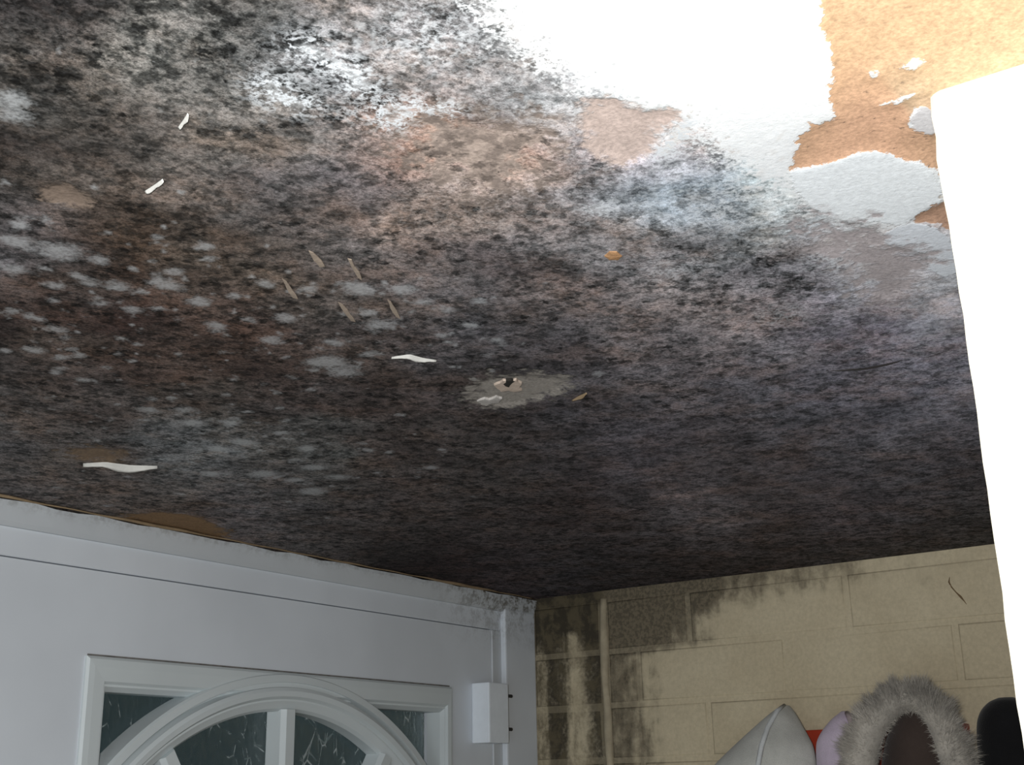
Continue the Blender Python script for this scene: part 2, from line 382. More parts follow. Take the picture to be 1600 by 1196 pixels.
WHITE = [
 ([(1232,268),(1262,262),(1300,252),(1345,238),(1372,236),(1395,241),(1412,250),(1440,256),(1458,268),(1466,282),(1472,298),(1470,318),(1452,326),(1430,338),(1424,347),(1405,352),(1370,346),(1330,350),(1290,338),(1262,318),(1240,292)],(0.79,0.84,0.88)),
 ([(1378,368),(1405,352),(1440,350),(1462,356),(1482,370),(1500,420),(1478,434),(1452,422),(1448,398),(1410,388),(1385,384)],(0.68,0.725,0.785)),
 ([(1418,188),(1440,164),(1462,170),(1470,210),(1452,212),(1430,206)],(0.60,0.60,0.62)),
 ([(1408,104),(1420,92),(1446,88),(1440,104),(1420,112)],(0.75,0.76,0.76)),
 ([(1356,112),(1370,106),(1376,114),(1364,122)],(0.7,0.7,0.7)),
 ([(1366,164),(1400,158),(1440,142),(1402,162),(1372,167)],(0.7,0.68,0.64)),
]
CLEAN = [(752,-60),(776,15),(800,42),(822,66),(852,88),(880,108),(905,128),(925,140),(950,146),(985,156),(1062,174),(1085,200),(1120,228),(1165,258),(1205,282),(1250,312),(1330,346),(1400,360),(1480,330),(1500,-60)]
DARKS = [(1050,775,40,-.45),(1120,815,35,-.55),(1000,740,40,-.35),(1190,730,55,-.3),(1400,690,60,-.35),(960,840,40,-.2),(1330,820,50,-.2),(300,770,50,-.3),(410,120,16,.5),(450,60,18,.5),(500,100,14,.5),(530,135,16,.5),(560,170,18,.45),(395,30,14,.45),(340,80,16,.4),(25,60,25,.4),(90,115,25,.35),(50,100,25,.4),(1010,280,16,.45),(960,290,14,.4),(750,178,45,.55),(905,262,38,.45),(995,300,24,.5),(1100,385,60,.35),(1190,415,55,.35),(1240,440,45,.3),(830,400,50,.3),(1150,492,22,.35),(700,180,30,.3),(570,60,30,.3),(40,20,40,.35),(60,125,50,.4),(430,60,45,.35),(540,130,30,.35),(500,190,35,.3)]
SPECK = [(480,110,90,.5),(300,60,120,.3),(80,90,90,.3),(560,180,70,.4),(1220,440,90,.3),(120,70,120,.35),(420,90,120,.4),(540,150,60,.4),(750,280,120,.3),(1150,420,120,.25),(1380,400,90,-.4),(1000,720,200,-.25),(1250,760,200,-.3),(1430,650,150,-.25),(1180,120,120,-.3),(950,60,150,-.3),(1420,500,110,-.25)]
BLOOMS = [(935,325,22),(935,582,12),(625,648,10),(1095,198,1),(20,153,28),(20,177,24),(94,74,11),(7,284,10),(72,346,12),(30,350,18),(25,376,22),(92,392,36),(155,405,24),(25,420,22),(140,440,18),(184,446,20),(262,444,24),(270,424,20),(222,454,14),(157,473,16),(205,482,16),(250,480,18),(312,470,20),(338,508,24),(90,513,18),(56,496,16),(54,546,17),(125,554,14),(98,556,13),(165,573,12),(8,546,12),(20,485,16),(415,442,14),(448,498,18),(424,530,19),(387,498,14),(366,461,13),(482,452,18),(490,565,22),(324,404,16),(322,384,15),(42,384,16),(592,507,26),(660,471,22),(697,483,18),(523,534,26),(446,496,18),(424,530,17),(512,565,32),(535,580,26),(580,552,22),(735,508,18),(690,523,14),(750,470,18),(560,450,32),(630,452,22),(776,530,17),(575,488,17),(575,703,12),(690,703,12),(673,730,13),(463,718,14),(490,730,22),(488,768,26),(440,676,18),(380,690,20),(340,700,22),(300,660,20),(290,640,24),(410,740,22),(460,750,22),(330,740,20),(530,745,20),(480,700,22),(230,640,20),(360,660,22)]
SCATTER = [(250, 480, 180, 90, 192, 3, 8.8, 1.0), (600, 520, 140, 60, 132, 3, 8.8, 0.9425), (420, 700, 150, 50, 156, 3, 9.9, 0.87), (150, 620, 120, 50, 84, 3, 8.8, 0.725), (800, 520, 180, 60, 84, 3, 7.700000000000001, 0.58), (1150, 560, 250, 80, 96, 3, 7.700000000000001, 0.5075), (700, 760, 250, 60, 72, 2, 6.6000000000000005, 0.435), (680, 80, 80, 60, 180, 4, 11.0, 1.0), (450, 120, 150, 80, 192, 3, 7.700000000000001, 0.5075), (1180, 280, 80, 50, 108, 4, 9.9, 0.87), (120, 440, 90, 70, 26, 7, 15, 1.0), (560, 560, 160, 40, 26, 6, 12, 0.9), (400, 730, 140, 40, 40, 6, 13, 0.8), (150, 660, 100, 40, 26, 7, 14, 0.6)]
LACES = [(1330,400,60,1.2),(1150,300,90,.8),(940,325,35,1.3),(620,180,35,1.3),(1120,330,70,.9),(1220,490,60,.5),(480,110,70,.6),(560,170,50,.7),(1050,420,60,.5),(930,180,60,.7),(1060,230,40,.8),(680,60,90,.8)]
LACELINES = [[(477,74),(507,90),(547,109),(564,136)],[(424,131),(429,151),(472,162)],[(604,168),(643,168),(695,173)],[(1317,385),(1342,393),(1351,418),(1372,439)],[(1296,402),(1317,410)],[(605,183),(620,190),(630,180)],[(1065,198),(1050,225),(1035,235)]]
BLOOMADD = (0.27, 0.288, 0.30)
LX = [0.15, 0.21, 0.27, 0.33, 0.39, 0.45, 0.51, 0.57, 0.63, 0.69, 0.75, 0.81, 0.87, 0.93, 0.99, 1.05, 1.11, 1.17, 1.23, 1.29, 1.35, 1.41, 1.47, 1.53, 1.59]
LY = [-0.06, 0.0, 0.06, 0.12, 0.18, 0.24, 0.3, 0.36, 0.42, 0.48, 0.54, 0.6, 0.66, 0.72, 0.78, 0.84, 0.9, 0.96, 1.02, 1.08]
LATTICE = [420,407,417,420,407,417,420,407,417,420,407,417,420,407,417,420,407,417,420,407,417,548,550,579,663,685,697,694,720,720,690,720,720,671,720,720,568,596,620,439,433,489,358,341,405,311,297,353,269,257,306,228,217,257,191,180,211,157,145,169,126,114,130,119,107,120,116,104,114,113,101,110,111,98,105,420,407,417,420,407,417,420,407,417,420,407,417,420,407,417,420,407,417,498,494,516,642,659,679,693,720,720,695,720,720,675,720,720,600,637,653,466,468,517,370,352,417,321,306,364,277,265,316,237,225,268,198,187,220,164,152,177,132,120,137,120,108,121,117,104,115,114,102,110,111,99,106,109,96,102,720,740,740,720,740,740,424,409,418,420,407,417,420,407,417,445,434,449,619,632,660,692,720,720,696,720,720,680,720,720,633,679,687,495,505,546,381,363,430,331,316,375,286,274,326,245,234,278,206,194,229,170,158,185,138,126,144,121,108,122,117,105,116,114,102,111,112,99,107,109,97,102,107,94,98,175,158,155,720,740,740,720,740,740,720,740,740,661,674,676,589,597,630,681,710,713,695,720,720,684,720,720,666,720,720,525,543,577,399,384,449,342,326,386,295,282,336,254,242,289,214,202,239,177,165,193,144,132,152,121,109,123,118,106,117,115,103,112,112,100,107,109,97,103,107,95,99,101,89,92,66,57,53,148,128,125,370,374,385,720,740,740,720,740,740,644,705,721,609,683,702,594,624,642,492,478,518,485,493,531,426,418,476,352,336,398,305,291,346,262,251,299,221,210,249,184,172,202,150,138,160,122,109,124,118,106,118,115,103,113,112,100,108,110,98,104,107,95,100,102,91,94,94,83,85,16,13,12,63,58,56,126,108,104,183,175,180,331,327,338,340,320,354,339,386,440,147,163,181,183,168,182,224,204,234,219,202,249,233,221,274,239,228,276,226,215,255,191,180,211,157,145,168,125,113,128,119,107,119,116,104,114,113,101,109,110,98,105,108,96,100,104,92,95,95,84,87,87,77,78,30,26,26,25,16,13,60,58,56,154,153,162,226,134,97,209,179,173,200,181,182,213,199,208,181,152,150,244,207,212,191,172,190,142,132,155,146,136,163,158,149,176,152,142,164,133,122,137,122,110,123,116,104,115,113,101,110,111,99,105,108,96,101,105,93,97,96,85,88,88,78,80,80,71,72,30,26,26,28,24,24,75,69,63,112,102,95,115,101,104,203,154,132,93,80,82,141,117,114,142,126,130,159,139,145,147,130,141,128,123,143,125,120,138,128,119,136,146,137,156,141,130,145,133,121,134,126,114,125,120,107,117,114,101,108,106,94,98,98,87,89,89,79,81,81,72,73,74,65,66,30,26,26,18,17,17,40,36,33,102,88,80,89,79,76,109,94,91,118,104,104,98,94,102,72,66,72,85,77,84,101,93,101,113,102,113,100,89,98,96,86,93,94,81,86,118,103,112,139,121,134,145,126,138,138,118,130,130,112,123,114,100,109,99,87,93,87,76,80,76,67,69,68,60,61,23,21,21,15,14,13,20,16,15,45,37,32,52,39,31,92,73,60,93,79,73,68,59,60,77,70,74,30,27,28,59,54,60,89,82,92,127,111,126,112,98,108,116,101,108,121,104,110,110,92,95,117,98,101,134,110,117,139,113,123,119,99,108,101,86,93,87,75,80,75,66,69,65,57,58,13,13,13,19,16,15,20,16,14,90,81,84,45,32,26,65,46,39,61,42,36,74,61,57,59,47,44,68,56,56,52,45,45,59,53,56,72,70,80,101,89,101,116,101,112,135,116,125,177,152,162,159,135,141,123,102,103,101,83,84,99,82,85,94,78,83,83,71,75,70,61,64,59,52,53,19,16,15,20,16,14,76,68,71,134,122,130,65,50,46,37,23,20,66,48,41,52,36,31,64,53,52,65,50,46,71,60,58,68,59,58,63,54,53,69,61,64,79,67,72,91,78,83,109,94,101,155,133,141,173,148,157,126,107,112,93,77,79,74,61,62,69,57,60,61,52,54,55,48,51,20,16,14,57,50,51,133,121,130,84,74,78,27,19,18,67,51,44,61,43,37,67,55,49,68,56,53,84,79,77,75,60,56,75,62,60,72,63,62,68,58,56,70,58,57,71,55,55,76,61,61,78,67,70,95,82,87,110,94,99,110,93,98,82,68,71,64,53,54,55,45,47,55,46,48,37,31,31,116,106,112,99,88,93,39,31,31,44,34,33,73,62,60,69,56,53,78,67,64,127,127,129,90,84,81,99,97,94,84,71,67,81,67,65,74,64,63,72,61,60,72,59,58,70,55,55,68,54,55,68,58,61,66,57,61,72,62,66,69,58,61,60,49,51,58,48,50,57,47,49,99,89,94,114,102,109,52,43,44,36,28,26,67,56,55,95,82,80,91,80,78,82,67,63,117,118,123,162,168,175,104,98,98,94,88,85,89,76,73,88,73,72,77,66,65,70,58,58,71,59,59,69,57,58,65,55,57,63,54,58,60,52,56,55,48,51,57,48,51,58,49,51,60,49,51,129,117,125,65,56,58,29,21,19,61,50,49,89,77,75,96,85,84,92,84,85,116,99,94,71,62,61,142,143,147,137,132,135,113,105,108,91,82,79,92,78,76,86,73,72,66,55,54,60,48,48,65,53,55,69,57,61,65,56,60,60,55,61,58,52,57,56,49,53,56,48,51,57,48,51,79,69,73,21,14,12,54,44,43,84,71,70,97,85,84,93,84,85,88,83,85,88,83,87,136,114,104,86,72,68,131,120,117,122,109,110,121,111,116,91,80,78,85,72,70,66,55,54,52,42,41,47,36,36,57,45,47,70,57,62,66,56,62,62,55,61,60,53,59,58,51,56,56,48,53,33,26,25,47,38,36,78,66,64,98,85,84,94,84,85,89,83,85,85,82,86,87,82,86,108,95,92,122,101,93,116,95,86,106,83,73,116,98,98,122,110,113,99,86,84,80,68,66,46,39,38,37,29,28,34,23,23,48,36,38,64,51,55,68,56,62,64,56,61,61,55,61,59,53,58,40,31,30,71,60,58,99,86,84,94,84,85,90,83,85,86,82,85,86,82,86,91,84,86,96,86,85,118,99,93,126,103,93,128,100,86,96,70,59,120,102,100,122,107,107,106,92,89,78,67,66,35,29,28,26,19,19,31,21,21,43,31,32,58,45,49,70,57,62,66,56,62,63,55,61,65,54,52,94,81,79,95,85,85,91,83,85,87,82,85,85,82,86,91,84,86,95,85,86,100,87,85,105,89,86,120,99,91,129,105,94,118,93,82,104,81,73,122,104,100,122,105,102,111,96,93,80,69,67,37,31,30,25,19,18,30,21,20,38,27,27,53,40,43,67,54,58,68,56,62]

def ceiling():
    fx = np.arange(0.15, 1.5763, 0.004); fy = np.arange(-0.06, 1.0601, 0.004)
    xs = np.concatenate([np.linspace(-1.6, 0.14, 10), fx, [1.5763, 1.70]]); ys = np.concatenate([np.linspace(-0.9, -0.07, 8), fy, [1.0601, 1.2]])
    X, Y = np.meshgrid(xs, ys); P = np.stack([X.ravel(), Y.ravel()], 1); N = len(P)
    # low-frequency colour of paint and mould, from the 6 cm lattice
    L = np.array(LATTICE, float).reshape(len(LY), len(LX), 3) / 1000.0
    u = np.clip((P[:, 0] - LX[0]) / (LX[1] - LX[0]), 0, len(LX) - 1.001); v = np.clip((P[:, 1] - LY[0]) / (LY[1] - LY[0]), 0, len(LY) - 1.001)
    warp = 0.35
    u = np.clip(u + warp * np.sin(P[:, 1] * 61 + 3 * np.sin(P[:, 0] * 37)) * 0.5, 0, len(LX) - 1.001)
    v = np.clip(v + warp * np.sin(P[:, 0] * 53 + 3 * np.sin(P[:, 1] * 41)) * 0.5, 0, len(LY) - 1.001)
    i, j = u.astype(int), v.astype(int); a, b = (u - i)[:, None], (v - j)[:, None]
    a = a * a * (3 - 2 * a); b = b * b * (3 - 2 * b)
    base = (L[j, i] * (1 - a) + L[j, i + 1] * a) * (1 - b) + (L[j + 1, i] * (1 - a) + L[j + 1, i + 1] * a) * b
    lum = base.mean(1)
    def blob(px, py, rx, ry=None, ang=0.0):
        c = on_z(px, py); d = (c - EYE).length; r = rx * d / FPX
        k = 1.0 if ry is None else ry
        dx, dy = P[:, 0] - c.x, P[:, 1] - c.y
        return np.exp(-((dx * math.cos(ang) + dy * math.sin(ang)) ** 2 + ((-dx * math.sin(ang) + dy * math.cos(ang)) / k) ** 2) / (r * r))
    # soft dark colonies
    for (px, py, rx, s) in DARKS: base *= (1 - s * blob(px, py, rx))[:, None]
    spk = np.clip(1.15 - lum * 1.15, 0.08, 1.0)
    for (px, py, rx, s) in SPECK: spk = spk + s * blob(px, py, rx)
    spk = np.clip(spk, 0.04, 1.5)
    blm = np.zeros(N)
    R = np.random.default_rng(3)
    for (px, py, rx) in BLOOMS:
        blm = np.maximum(blm, R.uniform(0.75, 1.0) * blob(px, py, rx * R.uniform(0.9, 1.1), R.uniform(0.6, 1.3), R.uniform(0, 3.1)) ** 0.9)
        for q in range(2): blm = np.maximum(blm, 0.7 * blob(px + R.normal(0, rx * 0.8), py + R.normal(0, rx * 0.3), rx * R.uniform(0.3, 0.55), R.uniform(0.6, 1.3)))
    for (x0, y0, sx, sy, n, r0, r1, s) in SCATTER:
        for q in range(n): blm = np.maximum(blm, R.uniform(0.4, 1.0) * s * blob(R.normal(x0, sx), R.normal(y0, sy), R.uniform(r0, r1), R.uniform(0.5, 1.6), R.uniform(0, 3.1)))
    lace = np.clip((lum - 0.06) * 1.2, 0.02, 0.35)
    for (px, py, rx, s) in LACES: lace = np.maximum(lace, s * blob(px, py, rx))
    for line in LACELINES:
        q = cxy(line)
        for a0, b0 in zip(q, q[1:]):
            t = np.clip(((P - a0) @ (b0 - a0)) / ((b0 - a0) @ (b0 - a0)), 0, 1)
            d = np.hypot(*(P - a0 - t[:, None] * (b0 - a0)).T)
            k_ = np.exp(-(d / 0.0035) ** 2); blm = np.maximum(blm, 0.95 * k_); lace = np.maximum(lace, 1.6 * np.exp(-(d / 0.010) ** 2))
    sd = np.full(N, -1.0); under = np.zeros((N, 3)) + 0.3; soft = np.full(N, 0.001); specks = np.zeros(N)
    for poly, col, so, spd in BARE:
        d = seg_dist(P, cxy(poly)); m = d > sd
        sd[m] = d[m]; under[m] = col; soft[m] = so; specks[m] = spd
    wsd = np.full(N, -1.0); wcol = np.zeros((N, 3)) + 0.7
    for poly, col in WHITE:
        d = seg_dist(P, cxy(poly)); m = d > wsd; wsd[m] = d[m]; wcol[m] = col
    sd = np.minimum(sd, -wsd) if True else sd
    cd_ = seg_dist(P, cxy(CLEAN)); clean = np.clip(0.5 + cd_ / 0.05, 0, 1)
    nd_ = np.clip(0.5 + seg_dist(P, cxy([(1180,285),(1270,165),(1330,128),(1470,140),(1490,300),(1480,380)])) / 0.05, 0, 1)
    org = (under[:, 0] > 0.54) & (under[:, 2] < 0.3)
    under[org] = under[org] * (1 - nd_[org, None]) + np.array((0.60, 0.375, 0.25)) * nd_[org, None]; specks[org] += 0.65 * nd_[org]
    # a cream smear of wall paint and warm light plaster near the wall end
    near = np.exp(-((P[:, 0] - XN) / 0.03) ** 2) * (P[:, 1] < YN + 0.01)
    under = under * (1 - near[:, None] * 0.6) + np.array((0.60, 0.475, 0.32)) * near[:, None] * 0.6
    bloomcol = np.clip(base * 1.0 + np.array(BLOOMADD), 0, 0.7)
    n_low = np.sin(P[:, 0] * 11 + 1.3 * np.sin(P[:, 1] * 9)) * np.sin(P[:, 1] * 13)
    Z = ZC + 0.0004 * n_low + 0.0012 * np.clip(sd / 0.004, 0, 1) - 0.0005
    nx, ny = len(xs), len(ys)
    idx = np.arange(N).reshape(ny, nx)
    q = np.stack([idx[:-1, :-1], idx[1:, :-1], idx[1:, 1:], idx[:-1, 1:]], -1).reshape(-1, 4)   # faces look down
    me = bpy.data.meshes.new('ceiling')
    # upper skin makes it a slab
    rim = [idx[0, 0], idx[0, -1], idx[-1, -1], idx[-1, 0]]
    V = np.concatenate([np.stack([P[:, 0], P[:, 1], Z], 1), [(xs[0], ys[0], ZC + 0.1), (xs[-1], ys[0], ZC + 0.1), (xs[-1], ys[-1], ZC + 0.1), (xs[0], ys[-1], ZC + 0.1)]])
    faces = q.tolist() + [[N, N + 1, N + 2, N + 3]]
    me.from_pydata(V.tolist(), [], faces); me.update()
    me.polygons.foreach_set('use_smooth', [True] * len(me.polygons))
    pad = lambda A: np.concatenate([A, np.repeat(A[-1:], 4, 0)])
    def fcol(name, A): at = me.attributes.new(name, 'FLOAT_COLOR', 'POINT'); at.data.foreach_set('color', np.concatenate([pad(A), np.ones((N + 4, 1))], 1).astype(np.float32).ravel())
    def fval(name, A): at = me.attributes.new(name, 'FLOAT', 'POINT'); at.data.foreach_set('value', pad(A).astype(np.float32).ravel())
    fcol('base', base); fcol('under', under); fcol('white', wcol); fcol('bloomcol', bloomcol)
    at = me.attributes.new('mould', 'FLOAT_VECTOR', 'POINT'); at.data.foreach_set('vector', pad(np.stack([spk, np.clip(blm, 0, 1), np.clip(lace, 0, 1.6)], 1)).astype(np.float32).ravel())
    fval('clean', clean); fval('sd', sd); fval('wsd', wsd); fval('softness', soft); fval('specks', specks)
    o = link('ceiling', me, M_CEIL, None, 'structure')
    return tag(o, 'low porch ceiling covered in grey and brown mould with peeling white paint', 'ceiling')
ceil = ceiling()

def patch(name, outline, mat, parent, dome=0.0008, drop=0.0006, rough=0.12, sub=3, seed=1):
    """thin irregular slab lying on the ceiling, outline given around its rim"""
    r = np.random.default_rng(seed); q = cxy(outline); n = len(q); pts = []
    for i in range(n):
        a, b = q[i], q[(i + 1) % n]; L_ = np.hypot(*(b - a)); nr = np.array([-(b - a)[1], (b - a)[0]]) / max(L_, 1e-6)
        for k in range(sub): pts.append(a + (b - a) * k / sub + nr * r.normal(0, rough) * L_ / sub)
    pts = np.array(pts); c = pts.mean(0); n = len(pts); v = []; f = []
    for s, h in ((1.0, 0.0), (0.97, drop), (0.6, drop + dome * 0.7)):
        for p in pts: v.append((*(c + (p - c) * s), ZC + 0.0015 - 0.0022 * (s == 1.0) * 0 - h - 0.0023 * (h > 0)))
    v.append((*c, ZC + 0.0015 - 0.0023 - drop - dome))
    for k in range(2):
        for i in range(n): j = (i + 1) % n; f.append((k * n + i, k * n + j, (k + 1) * n + j, (k + 1) * n + i))
    for i in range(n): f.append((2 * n + i, 2 * n + (i + 1) % n, 3 * n))
    f.append(tuple(range(n))[::-1])
    bm = bmesh.new(); bv = [bm.verts.new(p) for p in v]
    for a in f: bm.faces.new([bv[i] for i in a])
    return bmobj(name, bm, mat, parent)
def curl(name, line, mat, parent, width=0.006, lift=0.012, thick=0.0006, seed=2, nw=5):
    """paint flake hanging from the ceiling along a line, curling away at its free edge"""
    r = np.random.default_rng(seed); q = cxy(line); t = np.linspace(0, 1, 15)
    s = np.linspace(0, 1, len(q)); cx_ = np.interp(t, s, q[:, 0]); cy_ = np.interp(t, s, q[:, 1])
    dirv = np.array([q[-1][0] - q[0][0], q[-1][1] - q[0][1]]); dirv /= np.hypot(*dirv); nr = np.array([-dirv[1], dirv[0]])
    if (nr @ np.array([FWD.x, FWD.y])) < 0: nr = -nr
    v = []; f = []; m = len(t)
    for lay in (0, 1):
        for k in range(nw):
            for i in range(m):
                wv = (0.8 + 0.2 * math.sin(i * 0.55 + seed) + r.normal(0, 0.03)) * (0.45 + 0.55 * math.sin(math.pi * min(1, max(0, (i + 0.6) / m))))
                u = k / (nw - 1)
                ox = nr * (width * u * wv * 0.7)
                v.append((cx_[i] + ox[0], cy_[i] + ox[1], ZC - 0.0012 - lift * wv * u ** 1.3 + lay * thick))
    g = lambda l, k, i: l * nw * m + k * m + i
    for k in range(nw - 1):
        for i in range(m - 1):
            f.append((g(0, k, i), g(0, k, i + 1), g(0, k + 1, i + 1), g(0, k + 1, i)))
            f.append((g(1, k, i), g(1, k + 1, i), g(1, k + 1, i + 1), g(1, k, i + 1)))
    for i in range(m - 1):
        for k in (0, nw - 1): f.append((g(0, k, i), g(1, k, i), g(1, k, i + 1), g(0, k, i + 1)))
    for k in range(nw - 1):
        for i in (0, m - 1): f.append((g(0, k, i), g(0, k + 1, i), g(1, k + 1, i), g(1, k, i)))
    bm = bmesh.new(); bv = [bm.verts.new(p) for p in v]
    for a in f: bm.faces.new([bv[i] for i in a])
    return bmobj(name, bm, mat, parent, None, True)

patch('bare_chip', [(772,601),(781,597),(786,593),(797,595),(808,592),(816,598),(811,603),(816,609),(803,611),(794,609),(783,611),(777,606)], plain('pale_chip', (0.52, 0.43, 0.36), 0.9, 0.15, 120, 0.5), ceil, 0.0002, 0.0002, 0.12, 2, 5)
patch('hole', [(785,598),(791,593),(799,592),(805,594),(800,597),(795,603),(790,601)], M_HOLE, ceil, 0.0002, 0.0006, 0.15, 2, 6)
patch('bare_chip', [(746,626),(757,622),(766,624),(775,619),(786,622),(780,628),(770,629),(760,633),(752,631)], plain('white_chip', (0.44, 0.42, 0.40), 0.9, 0.15, 120, 0.5), ceil, 0.0002, 0.0002, 0.12, 2, 8)
for n_, pl in enumerate(([(482,390),(490,393),(503,406),(508,415),(500,416),(490,405)], [(543,402),(548,404),(562,424),(566,437),(559,432),(549,416)],
        [(440,433),(447,438),(458,452),(466,466),(458,464),(448,450)], [(528,470),(535,474),(548,490),(556,502),(548,500),(537,486)], [(605,466),(610,470),(620,484),(626,497),(619,494),(610,480)])):
    s_ = patch('scrape', pl, plain('scrape_plaster', (0.31, 0.255, 0.205), 0.9, 0.2, 150, 0.4) if n_ == 0 else bpy.data.materials['scrape_plaster'], ceil, 0.0002, 0.0001, 0.03, 2, 20 + n_)
s_ = patch('screw_plug', [(944,398),(952,391),(964,391),(972,398),(966,404),(952,404)], plain('orange_plug', (0.42, 0.24, 0.12), 0.8, 0.2, 120, 0.5), ceil, 0.0006, 0.0003, 0.06, 3, 31)
s_['label'] = 'small orange filled screw hole'
f1 = curl('paint_flake', [(130,723),(165,721),(205,726),(246,727)], M_FLAKE, ceil, 0.008, 0.006, 0.0006, 3)
f1['label'] = 'white paint flake hanging loose near the door'
curl('paint_flake', [(612,556),(640,552),(662,558),(682,561)], M_FLAKE, ceil, 0.004, 0.0028, 0.0005, 4)
curl('paint_flake', [(226,296),(240,287),(254,277)], M_FLAKE, ceil, 0.0022, 0.0022, 0.0005, 7)
curl('paint_flake', [(278,196),(286,185),(293,174)], M_FLAKE, ceil, 0.0022, 0.0018, 0.0005, 8)
curl('paint_flake', [(893,624),(905,617),(916,612)], M_OCHRE, ceil, 0.003, 0.002, 0.0005, 10)

ck = patch('crack', [(1296,578.5),(1320,576.5),(1350,574.5),(1385,568),(1412,561),(1387,570),(1352,576.5),(1322,578.5)], M_CRACK, ceil, 0.0001, 0.0001, 0.05, 3, 41)
ck['label'] = 'dark crack in the ceiling skim'

# ------------------------------------------------------------------ brick wall on the right
wb = boxobj('wall_front', (XB + 0.0006, -0.82, 0), (XB + 0.22, YD + 0.14, ZC + 0.1), M_MORTAR, None, 'structure')
tag(wb, 'cream painted brick wall with black mould in its corner by the door', 'wall')
def brick_mesh(w, h):
    bm = bmesh.new(); d = 0.016; c = 0.0025
    vs = lambda x, i: [bm.verts.new((x, sy * (w / 2 - i), sz * (h / 2 - i))) for sy, sz in ((-1, -1), (1, -1), (1, 1), (-1, 1))]
    A, B, F = vs(d, 0), vs(0.0005, 0), vs(0, c)
    F2 = vs(-0.0004, c * 3)
    for P_, Q_ in ((A, B), (B, F), (F, F2)):
        for i in range(4): bm.faces.new((P_[i], P_[(i + 1) % 4], Q_[(i + 1) % 4], Q_[i]))
    bm.faces.new(F2)
    bmesh.ops.recalc_face_normals(bm, faces=bm.faces)
    me = bpy.data.meshes.new('brick'); bm.to_mesh(me); bm.free(); me.materials.append(M_BRICK)
    me.polygons.foreach_set('use_smooth', [True] * len(me.polygons)); return me
JT = 0.008
bmeshes = {}
def brick(y0, y1, z0, z1):
    key = (round(y1 - y0, 3), round(z1 - z0, 3))
    if key not in bmeshes: bmeshes[key] = brick_mesh(y1 - y0 - JT, z1 - z0 - JT)
    o = bpy.data.objects.new('brick', bmeshes[key]); C.objects.link(o); o.parent = wb
    o.location = (XB + random.uniform(-0.0007, 0.0005), (y0 + y1) / 2, (z0 + z1) / 2)
    o.rotation_euler = (random.uniform(-0.004, 0.004), random.uniform(-0.006, 0.006), random.uniform(-0.004, 0.004))
zt = 2.0815; cz = []
while zt > 1.45: cz.append(zt); zt -= 0.0748
for i, z in enumerate(cz):
    st = 0.8035 if i == 0 else (0.886 if i % 2 else 0.7815)
    js = [0.937, st]
    while js[-1] > -0.8: js.append(js[-1] - (0.2285 if i == 0 else 0.2215))
    for a, b in zip(js, js[1:]): brick(max(b, -0.815), a, z - 0.0748, z)
    brick(0.9455, YD + 0.004, z - 0.0748, z)
# courses below the picture: one piece of brickwork
bm = bmesh.new(); z = cz[-1] - 0.0748; i = 0
while z > 0.03:
    y = 1.06 if i % 2 else 0.95
    while y > -0.80:
        y0 = max(-0.815, y - 0.222); box(bm, (XB, y0 + 0.0045, max(z - 0.0748, 0) + 0.0045), (XB + 0.016, y - 0.0045, z - 0.0045)); y = y0
        if y0 <= -0.8: break
    z -= 0.0748; i += 1
bmobj('brickwork', bm, M_BRICK, wb, 'stuff')
# raised bead of painted mortar between pier and wall
bm = bmesh.new()
zz = np.linspace(1.2, ZC - 0.012, 60)
tube(bm, [(XB + 0.0015 + 0.0008 * math.sin(a * 40), 0.9405 + 0.0012 * math.sin(a * 23) + 0.0008 * math.sin(a * 71), a) for a in zz], [0.0062 + 0.0009 * math.sin(a * 57) for a in zz], 8)
o = bmobj('mortar_bead', bm, M_BEADLINE, wb, None, True); o['label'] = 'pale raised vertical bead between the mouldy pier and the wall'
# scratch curling down the paint
hp = [on_x(*q, XB - 0.0006) for q in ((1484,902),(1483,910),(1487,918),(1494,926),(1501,933),(1507,940),(1512,947))]
bm = bmesh.new(); tube(bm, hp, [0.0007, 0.0014, 0.0012, 0.0010, 0.0016, 0.0009, 0.0004], 6)
o = bmobj('flaking_strip', bm, plain('brown_flake', (0.17, 0.115, 0.06), 0.8), wb, None, True); o['label'] = 'thin brown curled strip of flaking paint'

# ------------------------------------------------------------------ white door
door = empty('door_1', (1.07, YD, 0))
tag(door, 'white plastic front door with an arched fan of textured glass panes', 'door', kind='structure')
def dpart(name, bm, mat, parent=None, smooth=False):
    o = bmobj(name, bm, mat, None, None, smooth); o.parent = parent or door
    o.matrix_parent_inverse = Matrix.Translation(-door.location); return o
YF = YD; YR = YD + 0.008; YL = YD + 0.010; YG = YD + 0.034
zl = on_y(400, 930, YL).z                      # top of the leaf
zr = on_y(400, 889, YF + 0.004).z              # top of the inner frame head
xl = on_y(767, 1060, YL).x; xj = on_y(790, 1000, YF).x
XL0 = 0.660
bm = bmesh.new()                               # head of the frame
box(bm, (0.585, YR, zl + 0.0012), (xj + 0.004, YD + 0.075, zr + 0.002), 0.0012)
dpart('frame_head', bm, M_PVC)
bm = bmesh.new(); box(bm, (xj, YF, 0), (XB + 0.0, YD + 0.075, zr + 0.004), 0.0025, 2)
dpart('frame_jamb', bm, M_PVC)
bm = bmesh.new(); box(bm, (xl + 0.0015, YR, 0), (xj + 0.002, YD + 0.075, zl + 0.0012), 0.001)
dpart('frame_rebate', bm, M_PVC2)
bm = bmesh.new(); box(bm, (0.585, YF, 0), (XL0 - 0.0015, YD + 0.075, zr + 0.004), 0.0025, 2)
dpart('frame_jamb', bm, M_PVC)
